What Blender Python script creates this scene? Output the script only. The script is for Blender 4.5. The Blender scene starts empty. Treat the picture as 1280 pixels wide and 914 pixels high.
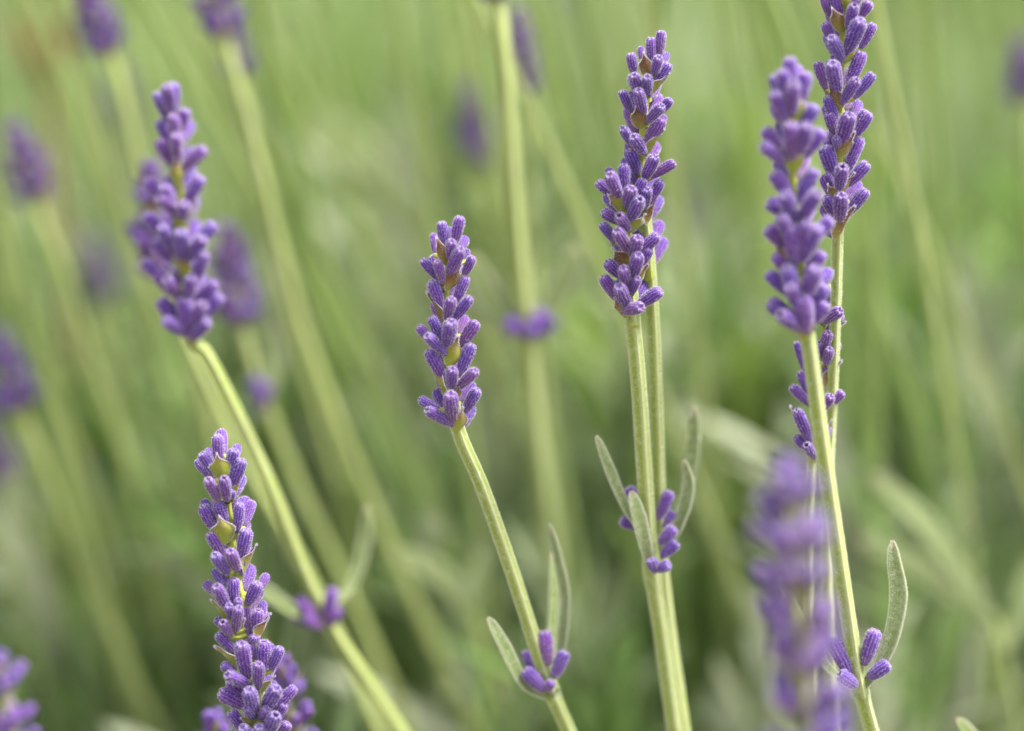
import bpy, math, random
import numpy as np
from mathutils import Vector, Matrix

# ------------------------------------------------------------------ camera
sc = bpy.context.scene
S = 0.46                       # focus distance (m)
PITCH = math.radians(20)       # the camera looks down on the flowers
FOC = Vector((0, 0, 0.45))     # centre of the focus plane
DIR = Vector((0, math.cos(PITCH), -math.sin(PITCH)))
UPV = Vector((0, math.sin(PITCH), math.cos(PITCH)))
RGT = Vector((1, 0, 0))
cam_d = bpy.data.cameras.new('camera')
cam = bpy.data.objects.new('camera', cam_d)
sc.collection.objects.link(cam)
cam.location = FOC - DIR * S
cam.rotation_euler = (math.radians(90) - PITCH, 0, 0)
cam_d.sensor_width = 36
cam_d.lens = 36 * S / 0.160    # 160 mm wide field at the focus plane
cam_d.clip_start = 0.02
cam_d.clip_end = 2000
cam_d.dof.use_dof = True
cam_d.dof.focus_distance = S
cam_d.dof.aperture_fstop = 4.6
sc.camera = cam

# ------------------------------------------------------------------ light
SUN_EL, SUN_AZ = math.radians(60), math.radians(75)   # azimuth from +Y (ahead) towards +X
w = bpy.data.worlds.new('World'); sc.world = w; w.use_nodes = True
nt = w.node_tree; nt.nodes.clear()
sky = nt.nodes.new('ShaderNodeTexSky'); sky.sky_type = 'NISHITA'; sky.sun_disc = False
sky.sun_elevation = SUN_EL; sky.sun_rotation = SUN_AZ
sky.air_density = 1.0; sky.dust_density = 4.0; sky.ozone_density = 1.0
hs = nt.nodes.new('ShaderNodeHueSaturation'); hs.inputs['Saturation'].default_value = 0.25
bg = nt.nodes.new('ShaderNodeBackground'); bg.inputs[1].default_value = 0.10
wo = nt.nodes.new('ShaderNodeOutputWorld')
nt.links.new(sky.outputs[0], hs.inputs['Color']); nt.links.new(hs.outputs[0], bg.inputs[0]); nt.links.new(bg.outputs[0], wo.inputs[0])
sun_d = bpy.data.lights.new('sun', 'SUN'); sun_d.energy = 1.5; sun_d.angle = math.radians(14)
sun_d.color = (1.0, 0.94, 0.83)
sun = bpy.data.objects.new('sun', sun_d); sc.collection.objects.link(sun)
sdir = Vector((math.sin(SUN_AZ) * math.cos(SUN_EL), math.cos(SUN_AZ) * math.cos(SUN_EL), math.sin(SUN_EL)))
sun.rotation_euler = sdir.to_track_quat('Z', 'Y').to_euler()
sun.location = (0, 0, 3)
vs = sc.view_settings
vs.view_transform = 'Standard'; vs.look = 'None'; vs.gamma = 1; vs.use_curve_mapping = False
vs.exposure = 2.05
sc.cycles.use_denoising = True
sc.cycles.use_adaptive_sampling = False
sc.cycles.max_bounces = 8
sc.cycles.transparent_max_bounces = 8

rnd = random.Random(7)
npr = np.random.default_rng(7)

def P(px, py, dz=0.0):
    """a photo pixel (1280 x 914) at dz millimetres behind the focus plane -> world point"""
    d = S + dz * 0.001
    k = d / S * 0.001 / 8.0
    return FOC + DIR * (dz * 0.001) + RGT * ((px - 640) * k) + UPV * ((457 - py) * k)

# ------------------------------------------------------------------ materials
def mat(name):
    m = bpy.data.materials.new(name); m.use_nodes = True
    n = m.node_tree; n.nodes.clear()
    return m, n

class G:
    def __init__(s, n): s.n = n
    def add(s, t, **kw):
        nd = s.n.nodes.new(t)
        for k, v in kw.items(): setattr(nd, k, v)
        return nd
    def link(s, a, b): s.n.links.new(a, b)
    def math(s, op, a, b=None, c=None, clamp=False):
        nd = s.add('ShaderNodeMath', operation=op); nd.use_clamp = clamp
        for i, v in enumerate((a, b, c)):
            if v is None: continue
            if isinstance(v, (int, float)): nd.inputs[i].default_value = v
            else: s.link(v, nd.inputs[i])
        return nd.outputs[0]
    def mix(s, f, a, b, blend='MIX'):
        nd = s.add('ShaderNodeMix', data_type='RGBA', blend_type=blend)
        for key, v in ((0, f), (6, a), (7, b)):
            if isinstance(v, (int, float)): nd.inputs[key].default_value = v
            elif isinstance(v, tuple): nd.inputs[key].default_value = (*v, 1)
            else: s.link(v, nd.inputs[key])
        return nd.outputs[2]
    def ramp(s, f, stops):
        nd = s.add('ShaderNodeValToRGB'); cr = nd.color_ramp
        while len(cr.elements) > 1: cr.elements.remove(cr.elements[-1])
        for i, (p, c) in enumerate(stops):
            e = cr.elements[0] if i == 0 else cr.elements.new(p)
            e.position = p; e.color = (*c, 1)
        s.link(f, nd.inputs[0]); return nd.outputs[0]
    def noise(s, vec, scale, detail=3, rough=.6):
        nd = s.add('ShaderNodeTexNoise'); nd.inputs['Scale'].default_value = scale
        nd.inputs['Detail'].default_value = detail; nd.inputs['Roughness'].default_value = rough
        s.link(vec, nd.inputs['Vector']); return nd.outputs[0]

def finish(g, col, rough=.75, sheen=0., sheen_col=(1, 1, 1), trans=0.0, bump=None, bump_d=.0002, spec=.25):
    p = g.add('ShaderNodeBsdfPrincipled')
    if isinstance(col, tuple): p.inputs['Base Color'].default_value = (*col, 1)
    else: g.link(col, p.inputs['Base Color'])
    p.inputs['Roughness'].default_value = rough
    p.inputs['Specular IOR Level'].default_value = spec
    p.inputs['Sheen Weight'].default_value = sheen
    p.inputs['Sheen Roughness'].default_value = .45
    p.inputs['Sheen Tint'].default_value = (*sheen_col, 1)
    if bump is not None:
        b = g.add('ShaderNodeBump'); b.inputs['Distance'].default_value = bump_d; b.inputs['Strength'].default_value = .7
        g.link(bump, b.inputs['Height']); g.link(b.outputs[0], p.inputs['Normal'])
    out = g.add('ShaderNodeOutputMaterial')
    if trans > 0:
        t = g.add('ShaderNodeBsdfTranslucent')
        if isinstance(col, tuple): t.inputs[0].default_value = (*col, 1)
        else: g.link(col, t.inputs[0])
        mx = g.add('ShaderNodeMixShader'); mx.inputs[0].default_value = trans
        g.link(p.outputs[0], mx.inputs[1]); g.link(t.outputs[0], mx.inputs[2]); g.link(mx.outputs[0], out.inputs[0])
    else:
        g.link(p.outputs[0], out.inputs[0])

def bud_material():
    m, n = mat('lavender_bud'); g = G(n)
    uv = g.add('ShaderNodeUVMap'); sp = g.add('ShaderNodeSeparateXYZ'); g.link(uv.outputs[0], sp.inputs[0])
    oi = g.add('ShaderNodeObjectInfo'); tc = g.add('ShaderNodeTexCoord')
    vec = g.add('ShaderNodeVectorMath', operation='ADD'); sc3 = g.add('ShaderNodeVectorMath', operation='MULTIPLY'); g.link(tc.outputs['Object'], sc3.inputs[0]); sc3.inputs[1].default_value = (1, 1, 2.7)
    g.link(sc3.outputs[0], vec.inputs[0])
    g.link(oi.outputs['Random'], vec.inputs[1])
    # 13 ribs: raised veins pale, grooves dark
    rib = g.math('MULTIPLY_ADD', g.math('COSINE', g.math('MULTIPLY', sp.outputs[0], 13 * 2 * math.pi)), .5, .5)
    n1 = g.noise(vec.outputs[0], 5, 4, .7)
    n2 = g.noise(vec.outputs[0], 10, 2, .6)
    n3 = g.noise(vec.outputs[0], 1.2, 2, .5)
    body = g.mix(rib, (.035, .010, .085), (.24, .11, .50))
    along = g.ramp(sp.outputs[1], [(0, (.40, .36, .28)), (.10, (.34, .24, .34)), (.34, (.215, .09, .40)), (.72, (.175, .05, .48)), (.92, (.22, .075, .60)), (1, (.46, .33, .66))])
    c = g.mix(.36, body, along)
    sp1 = g.math('MULTIPLY', g.math('SUBTRACT', n2, .50, None, True), 4.0, None, True)
    c = g.mix(g.math('MULTIPLY', sp1, .85), c, (.05, .015, .10))
    c = g.mix(g.math('MULTIPLY', g.math('SUBTRACT', n1, .5, None, True), 2.2, None, True), c, (.42, .27, .60))
    # greyer brown-purple buds
    f = g.math('MULTIPLY', g.math('GREATER_THAN', oi.outputs['Random'], .72), g.math('MULTIPLY', g.math('SUBTRACT', 1.0, sp.outputs[1]), .45))
    c = g.mix(f, c, (.22, .13, .19))
    hv = g.add('ShaderNodeHueSaturation'); g.link(c, hv.inputs['Color'])
    g.link(g.math('MULTIPLY_ADD', oi.outputs['Random'], .03, .485), hv.inputs['Hue'])
    g.link(g.math('MULTIPLY_ADD', n3, .5, .78), hv.inputs['Value'])
    finish(g, hv.outputs[0], .8, .35, (.86, .80, 1.0), .10, g.math('ADD', n2, n1), .00012)
    return m

def hair_material(name, col):
    m, n = mat(name); g = G(n); finish(g, col, .6, 0, trans=.45)
    return m

def simple(name, a, b, scale, **kw):
    m, n = mat(name); g = G(n); tc = g.add('ShaderNodeTexCoord')
    nz = g.noise(tc.outputs['Object'], scale, 4)
    c = g.mix(g.math('MULTIPLY_ADD', g.math('SUBTRACT', nz, .5), 2.4, .5, True), a, b)
    finish(g, c, **kw)
    return m

def stalk_material():
    m, n = mat('lavender_stalk'); g = G(n)
    uv = g.add('ShaderNodeUVMap'); sp = g.add('ShaderNodeSeparateXYZ'); g.link(uv.outputs[0], sp.inputs[0])
    tc = g.add('ShaderNodeTexCoord')
    ridge = g.math('MULTIPLY_ADD', g.math('COSINE', g.math('MULTIPLY', sp.outputs[0], 8 * math.pi)), .5, .5)
    ridge = g.math('POWER', ridge, 1.6)
    nz = g.noise(tc.outputs['Object'], 900, 3); nl = g.noise(tc.outputs['Object'], 60, 2)
    c = g.mix(nl, (.21, .32, .03), (.34, .42, .07))
    c = g.mix(g.math('MULTIPLY', ridge, .75), c, (.58, .60, .32))
    c = g.mix(g.math('MULTIPLY', g.math('SUBTRACT', nz, .52, None, True), 2.4, None, True), c, (.62, .62, .44))
    nb = g.noise(tc.outputs['Object'], 38, 4)
    c = g.mix(g.math('MULTIPLY', g.math('SUBTRACT', nb, .55, None, True), 1.8, None, True), c, (.26, .21, .20))
    finish(g, c, .7, .35, (.95, .97, .85), .08, nz, .00008)
    return m

def bract_material():
    m, n = mat('lavender_bract'); g = G(n)
    uv = g.add('ShaderNodeUVMap'); sp = g.add('ShaderNodeSeparateXYZ'); g.link(uv.outputs[0], sp.inputs[0])
    oi = g.add('ShaderNodeObjectInfo'); tc = g.add('ShaderNodeTexCoord')
    nz = g.noise(tc.outputs['Object'], 4, 4, .65)
    v = g.math('MULTIPLY_ADD', g.math('SUBTRACT', nz, .5), .7, sp.outputs[1])
    v = g.math('MULTIPLY_ADD', g.math('SUBTRACT', oi.outputs['Random'], .42), .75, v)
    c = g.ramp(v, [(0, (.38, .46, .05)), (.36, (.42, .42, .07)), (.62, (.38, .28, .08)), (.85, (.27, .15, .06)), (1, (.20, .09, .05))])
    u = g.math('ABSOLUTE', g.math('SUBTRACT', sp.outputs[0], .5))
    vein = g.math('MULTIPLY_ADD', g.math('COSINE', g.math('MULTIPLY', u, 60)), .5, .5)
    c = g.mix(g.math('MULTIPLY', vein, .3), c, (.20, .17, .03))
    c = g.mix(g.math('MULTIPLY', g.math('SUBTRACT', u, .385, None, True), 7, None, True), c, (.62, .55, .44))
    finish(g, c, .7, .3, (1, .95, .9), .3, nz, .0001)
    return m

def leaf_material():
    m, n = mat('lavender_leaf'); g = G(n)
    uv = g.add('ShaderNodeUVMap'); sp = g.add('ShaderNodeSeparateXYZ'); g.link(uv.outputs[0], sp.inputs[0])
    tc = g.add('ShaderNodeTexCoord')
    nz = g.noise(tc.outputs['Object'], 1100, 3); nl = g.noise(tc.outputs['Object'], 120, 3)
    edge = g.math('POWER', g.math('ABSOLUTE', g.math('COSINE', g.math('MULTIPLY', sp.outputs[0], 2 * math.pi))), 5.0)
    c = g.mix(nl, (.17, .26, .06), (.32, .40, .15))
    c = g.mix(g.math('MULTIPLY', g.math('SUBTRACT', nz, .45, None, True), 2.6, None, True), c, (.52, .56, .36))
    c = g.mix(g.math('MULTIPLY', edge, .8), c, (.64, .63, .48))
    c = g.mix(g.math('MULTIPLY', g.math('SUBTRACT', sp.outputs[1], .93, None, True), 12, None, True), c, (.58, .42, .33))
    finish(g, c, .8, .4, (.95, 1, .88), .22, nz, .0001)
    return m

def attr_leaf_material(name, trans=.35, sheen=.35):
    m, n = mat(name); g = G(n)
    at = g.add('ShaderNodeAttribute', attribute_name='tone'); tc = g.add('ShaderNodeTexCoord')
    nz = g.noise(tc.outputs['Object'], 140, 3)
    c = g.mix(g.math('MULTIPLY', g.math('SUBTRACT', nz, .45, None, True), .8, None, True), at.outputs[0], (.40, .42, .28))
    finish(g, c, .75, sheen, (.9, 1, .85), trans)
    return m

M_BUD = bud_material()
M_HAIR = hair_material('pale_fuzz', (.84, .79, .90))
M_GHAIR = hair_material('green_fuzz', (.78, .80, .66))
M_STALK = stalk_material()
M_RACHIS = simple('lavender_rachis', (.38, .45, .05), (.48, .52, .10), 700, rough=.6, sheen=.2, trans=.15)
M_BRACT = bract_material()
M_LEAF = leaf_material()
M_DRY = simple('dried_brown', (.30, .15, .08), (.42, .24, .14), 300, rough=.85, trans=.15)
M_TIP = simple('hole_dark', (.03, .015, .045), (.05, .03, .07), 800, rough=.9)
M_FOL = attr_leaf_material('foliage_leaf')
M_SOIL = simple('dry_soil', (.10, .075, .045), (.22, .17, .11), 25, rough=.95)

# ------------------------------------------------------------------ mesh helpers
class MB:
    def __init__(s): s.v = []; s.f = []; s.m = []; s.uv = []; s.n = 0
    def add(s, v, f, mat=0, uv=None):
        v = np.asarray(v, float); f = list(f)
        s.v.append(v); s.f += [tuple(i + s.n for i in q) for q in f]
        s.m += [mat] * len(f)
        s.uv.append(np.asarray(uv, float) if uv is not None else np.zeros((len(v), 2)))
        s.n += len(v)
    def mesh(s, name, mats, smooth=True):
        me = bpy.data.meshes.new(name)
        V = np.concatenate(s.v); UV = np.concatenate(s.uv)
        me.from_pydata(V.tolist(), [], s.f)
        for m in mats: me.materials.append(m)
        me.polygons.foreach_set('material_index', s.m)
        me.polygons.foreach_set('use_smooth', [smooth] * len(s.f))
        li = np.zeros(len(me.loops), dtype=np.int32); me.loops.foreach_get('vertex_index', li)
        ul = me.uv_layers.new(name='UVMap'); ul.data.foreach_set('uv', UV[li].ravel())
        me.update()
        return me

def smooth_path(pts, n=40):
    """Catmull-Rom through pts, resampled evenly"""
    p = np.array([list(q) for q in pts], float)
    if len(p) == 2: p = np.array([p[0], (p[0] + p[1]) / 2, p[1]])
    e = np.vstack([2 * p[0] - p[1], p, 2 * p[-1] - p[-2]])
    out = []
    for i in range(1, len(e) - 2):
        for t in np.linspace(0, 1, 12, endpoint=False):
            a, b, c, d = e[i - 1], e[i], e[i + 1], e[i + 2]
            out.append(.5 * (2 * b + (c - a) * t + (2 * a - 5 * b + 4 * c - d) * t * t + (3 * b - a - 3 * c + d) * t ** 3))
    out.append(p[-1]); out = np.array(out)
    L = np.concatenate([[0], np.cumsum(np.linalg.norm(np.diff(out, axis=0), axis=1))])
    s = np.linspace(0, L[-1], n)
    return np.stack([np.interp(s, L, out[:, k]) for k in range(3)], 1)

def frames(path, hint=None):
    T = np.gradient(path, axis=0); T /= np.linalg.norm(T, axis=1)[:, None]
    h = np.array(hint if hint is not None else (0.31, -1, .2), float)
    X = []
    x = h - T[0] * h.dot(T[0]); x /= np.linalg.norm(x)
    for t in T:
        x = x - t * x.dot(t); x /= np.linalg.norm(x); X.append(x)
    X = np.array(X); Y = np.cross(T, X)
    return T, X, Y

def tube(mb, path, rad, nseg=12, square=0., mat=0, hint=None, flat=1., cap=True):
    T, X, Y = frames(path, hint); n = len(path)
    rad = np.broadcast_to(np.asarray(rad, float), (n,))
    th = np.linspace(0, 2 * np.pi, nseg + 1)
    rr = 1 + square * np.cos(4 * th)
    V = path[:, None, :] + rad[:, None, None] * rr[None, :, None] * (flat * np.cos(th)[None, :, None] * X[:, None, :] + np.sin(th)[None, :, None] * Y[:, None, :])
    UV = np.stack(np.broadcast_arrays(th[None, :] / (2 * np.pi), np.linspace(0, 1, n)[:, None]), -1)
    k = nseg + 1
    F = [(i * k + j, i * k + j + 1, (i + 1) * k + j + 1, (i + 1) * k + j) for i in range(n - 1) for j in range(nseg)]
    if cap:
        F.append(tuple(reversed(range(nseg)))); F.append(tuple((n - 1) * k + j for j in range(nseg)))
    mb.add(V.reshape(-1, 3), F, mat, UV.reshape(-1, 2))
    return V, T

def hairs(mb, base, nrm, along, length, width, mat):
    """thin triangles standing on the surface"""
    N = len(base)
    if N == 0: return
    d = nrm + along * npr.uniform(-.2, .9, (N, 1)) + npr.normal(0, .35, (N, 3))
    d /= np.linalg.norm(d, axis=1)[:, None]
    s = np.cross(d, npr.normal(0, 1, (N, 3))); s /= np.linalg.norm(s, axis=1)[:, None]
    L = length * npr.uniform(.5, 1.2, (N, 1)); W = width * .5
    b = base - nrm * length * .12
    V = np.stack([b + s * W, b - s * W, b + d * L], 1).reshape(-1, 3)
    mb.add(V, [(3 * i, 3 * i + 1, 3 * i + 2) for i in range(N)], mat)

# --- bud (calyx): unit length along +Z, diameter about 1 in X/Y, ribbed, blunt open tip, fuzz
def make_bud(seed, dark):
    r = np.random.default_rng(seed)
    prof = [(0, .24), (.03, .42), (.10, .60), (.22, .77), (.38, .90), (.55, .98), (.72, 1.0), (.84, .98), (.92, .92), (.965, .82), (.995, .66), (1.0, .50), (.985, .34), (.955, .20), (.94, .02)]
    nseg = 39; th = np.linspace(0, 2 * np.pi, nseg + 1)
    bend = r.normal(0, .05, 2); squash = 1 + r.normal(0, .05)
    V, UV = [], []
    teeth = 5; ph = r.uniform(0, 6.28)
    for i, (z, q) in enumerate(prof):
        ribs = 1 + .065 * np.cos(13 * th) * (1 if .05 < z < .97 else .4)
        lump = 1 + .04 * np.cos(2 * th + ph) * z
        rad = .5 * q * ribs * lump
        tz = z + (.035 * np.cos(teeth * th + ph) if i in (10, 11) else 0) + (.012 * np.cos(teeth * th + ph) if i == 9 else 0)
        o = bend * (z ** 2)
        V.append(np.stack([rad * np.cos(th) * squash + o[0], rad * np.sin(th) / squash + o[1], np.broadcast_to(tz, th.shape)], 1))
        UV.append(np.stack([th / (2 * np.pi), np.full_like(th, z if i < 12 else 1.0)], 1))
    k = nseg + 1; n = len(prof)
    F = [(i * k + j, i * k + j + 1, (i + 1) * k + j + 1, (i + 1) * k + j) for i in range(n - 1) for j in range(nseg)]
    mb = MB()
    nin = (n - 3) * nseg
    VV = np.concatenate(V); UU = np.concatenate(UV)
    mb.add(VV, F, 0, UU)
    for i in range((n - 4) * nseg, len(F)):
        mb.m[i] = 2 if dark and i >= (n - 3) * nseg else 0
    # fuzz
    N = 720
    a = r.integers(0, 13, N) * 2 * np.pi / 13 + r.normal(0, .07, N); z = r.uniform(.03, 1.0, N) ** .8
    pz = [p[0] for p in prof[:12]]; pq = [p[1] for p in prof[:12]]
    rad = .5 * np.interp(z, pz, pq)
    o = bend[None, :] * (z[:, None] ** 2)
    base = np.stack([rad * np.cos(a) * squash + o[:, 0], rad * np.sin(a) / squash + o[:, 1], z], 1)
    nr = np.stack([np.cos(a), np.sin(a), np.where(z > .93, .3, 0)], 1)
    # bud is scaled about 2 : 2 : 5.5 mm -> keep hairs round by working in that metric
    sc_ = np.array([1, 1, .42])
    hb = MB(); hairs(hb, base, nr, np.array([[0, 0, .35]]), .17, .018, 1)
    hv = np.concatenate(hb.v)
    hv = hv.reshape(-1, 3, 3); d = (hv[:, 2] - (hv[:, 0] + hv[:, 1]) / 2); d *= sc_
    hv[:, 2] = (hv[:, 0] + hv[:, 1]) / 2 + d
    mb.add(hv.reshape(-1, 3), hb.f, 1)
    # rim tuft
    N = 240; a = r.uniform(0, 2 * np.pi, N)
    base = np.stack([.27 * np.cos(a) + bend[0], .27 * np.sin(a) + bend[1], np.full(N, .985)], 1)
    nr = np.stack([.45 * np.cos(a), .45 * np.sin(a), np.full(N, .4)], 1)
    hb = MB(); hairs(hb, base, nr, np.array([[0, 0, .1]]), .095, .026, 1)
    mb.add(np.concatenate(hb.v), hb.f, 1)
    return mb.mesh('bud', [M_BUD, M_HAIR, M_TIP])

BUDS = [make_bud(10 + i, i == 0) for i in range(7)]

# plain bud for flowers well out of focus
def make_soft_bud(seed):
    r = np.random.default_rng(seed); mb = MB()
    prof = [(0, .25), (.12, .62), (.35, .92), (.65, 1.0), (.86, .92), (.97, .66), (1.0, .3)]
    nseg = 9; th = np.linspace(0, 2 * np.pi, nseg + 1)
    V = [np.stack([.5 * q * np.cos(th), .5 * q * np.sin(th), np.full_like(th, z)], 1) for z, q in prof]
    UV = [np.stack([th / (2 * np.pi), np.full_like(th, z)], 1) for z, q in prof]
    k = nseg + 1
    F = [(i * k + j, i * k + j + 1, (i + 1) * k + j + 1, (i + 1) * k + j) for i in range(len(prof) - 1) for j in range(nseg)]
    F.append(tuple((len(prof) - 1) * k + j for j in range(nseg)))
    mb.add(np.concatenate(V), F, 0, np.concatenate(UV))
    return mb.mesh('bud_soft', [M_BUD])
SOFT = [make_soft_bud(i) for i in range(2)]

# --- bract: unit length along +Y, half width 1 in X (scaled), outward +Z
def make_bract(seed, lobes, curl):
    r = np.random.default_rng(seed); mb = MB()
    vs_ = [0, .10, .22, .34, .46, .56, .65, .74, .83, .92, 1.0]
    hw = [.34, .62, .86, .99, 1.0, .86, .60, .36, .20, .10, .02]
    us = np.linspace(-1, 1, 9)
    rows = []; uvs = []
    for v, h in zip(vs_, hw):
        for u in us:
            hh = h * (1 + r.normal(0, .02)) + (lobes * .16 * math.exp(-((v - .5) / .07) ** 2) if abs(u) > .9 else 0)
            x = u * hh * .5
            z = .34 * (abs(u) ** 1.8) * h * .5 * -1 + curl * v * v * .35 + .07 * math.sin(v * 9 + seed) * u + .05 * (1 - abs(u)) * h
            rows.append((x, v, z)); uvs.append(((u + 1) / 2, v))
    A = np.array(rows); k = 9; n = len(vs_)
    F = [(i * k + j, i * k + j + 1, (i + 1) * k + j + 1, (i + 1) * k + j) for i in range(n - 1) for j in range(k - 1)]
    mb.add(A, F, 0, uvs)
    B = A.copy(); B[:, 2] -= .03
    mb.add(B, [tuple(reversed(f)) for f in F], 0, uvs)
    N = n * k
    rim = [i * k for i in range(n)] + [(n - 1) * k + j for j in range(1, k)] + [i * k + k - 1 for i in range(n - 2, -1, -1)]
    RF = [(rim[i], rim[i] + N, rim[i + 1] + N, rim[i + 1]) for i in range(len(rim) - 1)]
    mb.f += RF; mb.m += [1] * len(RF)
    # fuzz along the edges
    pts, nr = [], []
    for i in range(len(rim) - 1):
        a, b = A[rim[i]], A[rim[i + 1]]
        for t in r.uniform(0, 1, 16):
            p = a + (b - a) * t; pts.append(p)
            nr.append([math.copysign(.8, p[0]) if abs(p[0]) > .02 else 0, .35, 0])
    hb = MB(); hairs(hb, np.array(pts), np.array(nr), np.array([[0, .3, 0]]), .075, .022, 1)
    mb.add(np.concatenate(hb.v), hb.f, 1)
    idx = r.integers(0, N, 260); pts = A[idx] + np.c_[r.normal(0, .03, (260, 2)), np.zeros(260)]
    hb = MB(); hairs(hb, pts, np.tile([0, 0, .7], (260, 1)), np.array([[0, .4, 0]]), .05, .012, 1)
    mb.add(np.concatenate(hb.v), hb.f, 1)
    return mb.mesh('bract', [M_BRACT, M_HAIR])
BRACTS = [make_bract(3, 0, .3), make_bract(4, 1, .5), make_bract(5, .4, -.1), make_bract(6, 1, .2)]

# ------------------------------------------------------------------ building things
def link(o, parent=None):
    sc.collection.objects.link(o)
    if parent is not None: o.parent = parent
    return o

def thing(name, label, cat, loc, group=None):
    o = bpy.data.objects.new(name, None); link(o); o.location = loc
    o.empty_display_size = .01
    o['label'] = label; o['category'] = cat
    if group: o['group'] = group
    return o

def part(name, mesh, root, parent=None):
    """mesh in world coordinates, made local to the thing's base"""
    me = mesh
    me.transform(Matrix.Translation(-root.location))
    o = bpy.data.objects.new(name, me)
    return link(o, parent or root)

def place_bud(parent, root, base, tip, width, name='bud', soft=False, mesh=None):
    base = Vector(base); tip = Vector(tip); d = tip - base; L = d.length
    q = d.to_track_quat('Z', 'Y')
    m = Matrix.Translation(base - root.location) @ q.to_matrix().to_4x4() @ Matrix.Rotation(rnd.uniform(0, 6.28), 4, 'Z') @ Matrix.Diagonal((width, width, L, 1))
    o = bpy.data.objects.new(name, mesh or (rnd.choice(SOFT) if soft else rnd.choice(BUDS)))
    link(o, parent); o.matrix_local = m
    return o

def place_bract(parent, root, base, tip, width, normal, mesh=None):
    base = Vector(base); tip = Vector(tip); y = tip - base; L = y.length; y.normalize()
    z = Vector(normal); z = (z - y * z.dot(y)).normalized(); x = y.cross(z)
    R = Matrix((x, y, z)).transposed().to_4x4()
    m = Matrix.Translation(base - root.location) @ R @ Matrix.Diagonal((width, L, (width + L) * .5, 1))
    o = bpy.data.objects.new('bract', mesh or rnd.choice(BRACTS)); link(o, parent); o.matrix_local = m
    return o

def nearest(path, p):
    d = np.linalg.norm(path - np.array(p)[None, :], axis=1); return path[int(d.argmin())]

def stalk_hairs(mb, V, T, path, dens, zone):
    n, k, _ = V.shape
    pts, nr, al = [], [], []
    for i in range(n - 1):
        if not zone(path[i]): continue
        L = np.linalg.norm(path[i + 1] - path[i]); N = int(dens * L * 1000)
        j = npr.integers(0, k - 1, N); t = npr.uniform(0, 1, (N, 1)); s = npr.uniform(0, 1, (N, 1))
        p = (V[i, j] * (1 - t) + V[i, j + 1] * t) * (1 - s) + (V[i + 1, j] * (1 - t) + V[i + 1, j + 1] * t) * s
        c = path[i] * (1 - s) + path[i + 1] * s
        q = p - c; q -= T[i] * (q @ T[i])[:, None]; q /= np.linalg.norm(q, axis=1)[:, None]
        pts.append(p); nr.append(q); al.append(np.broadcast_to(T[i] * .3, p.shape))
    if pts:
        hairs(mb, np.concatenate(pts), np.concatenate(nr), np.concatenate(al), .00031, .00004, 1)

def in_focus(p):
    d = (Vector(p) - FOC).dot(DIR); u = (Vector(p) - FOC).dot(UPV)
    return abs(d) < .022 and abs(u) < .07

def ground_base(last, prev, reach=1.0):
    """carry a stalk on below the frame, bending upright, to the foot of its bush"""
    last = Vector(last); d = (last - Vector(prev)).normalized()
    z = last.z
    p1 = last + d * (z * .28)
    e = Vector((d.x, d.y * .6, -1.0)).normalized()
    p2 = p1 + e * ((p1.z * .5) / -e.z)
    p3 = Vector((p2.x + e.x * .03, p2.y + e.y * .02, -.002))
    return [p1, p2, p3]

def stalk(root_label, pts, rad=1.1, group=None, nodes=(), detailed=True):
    """pts: photo pixels from the top of the bare stalk down. Returns the thing."""
    W = [P(*q) for q in pts]
    W += ground_base(W[-1], W[-2])
    path = smooth_path(W, 220 if detailed else 40)
    root = thing('lavender_stem', root_label, 'lavender', Vector(path[-1]), group)
    mb = MB(); n = len(path)
    r = np.linspace(rad * .86, rad * 1.25, n) * .001
    for q in nodes:
        dd = np.linalg.norm(path - np.array(P(*q))[None], axis=1) * 1000
        r = r * (1 + .32 * np.exp(-(dd / 1.6) ** 2))
    V, T = tube(mb, path, r, 16 if detailed else 8, .13)
    if detailed: stalk_hairs(mb, V, T, path, 330, in_focus)
    o = part('stalk', mb.mesh('stalk', [M_STALK, M_GHAIR]), root)
    return root

def rachis(root, pts, links, rad=.85, detailed=True, dz_extra=0):
    path = smooth_path([P(*q) for q in pts], 40)
    mb = MB()
    r = np.linspace(rad * .45, rad, len(path)) * .001
    V, T = tube(mb, path, r, 12 if detailed else 7, .08)
    for b in links:
        a = nearest(path, b); b = np.array(b); m = (a + b) / 2 + np.array([0, 0, -.0004])
        tube(mb, smooth_path([a, m, b + (b - a) * .1], 5), np.array([.55, .5, .45, .42, .42]) * .001, 6, cap=False)
    o = part('flower_spike', mb.mesh('flower_spike', [M_RACHIS, M_GHAIR]), root)
    return o, path

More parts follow.
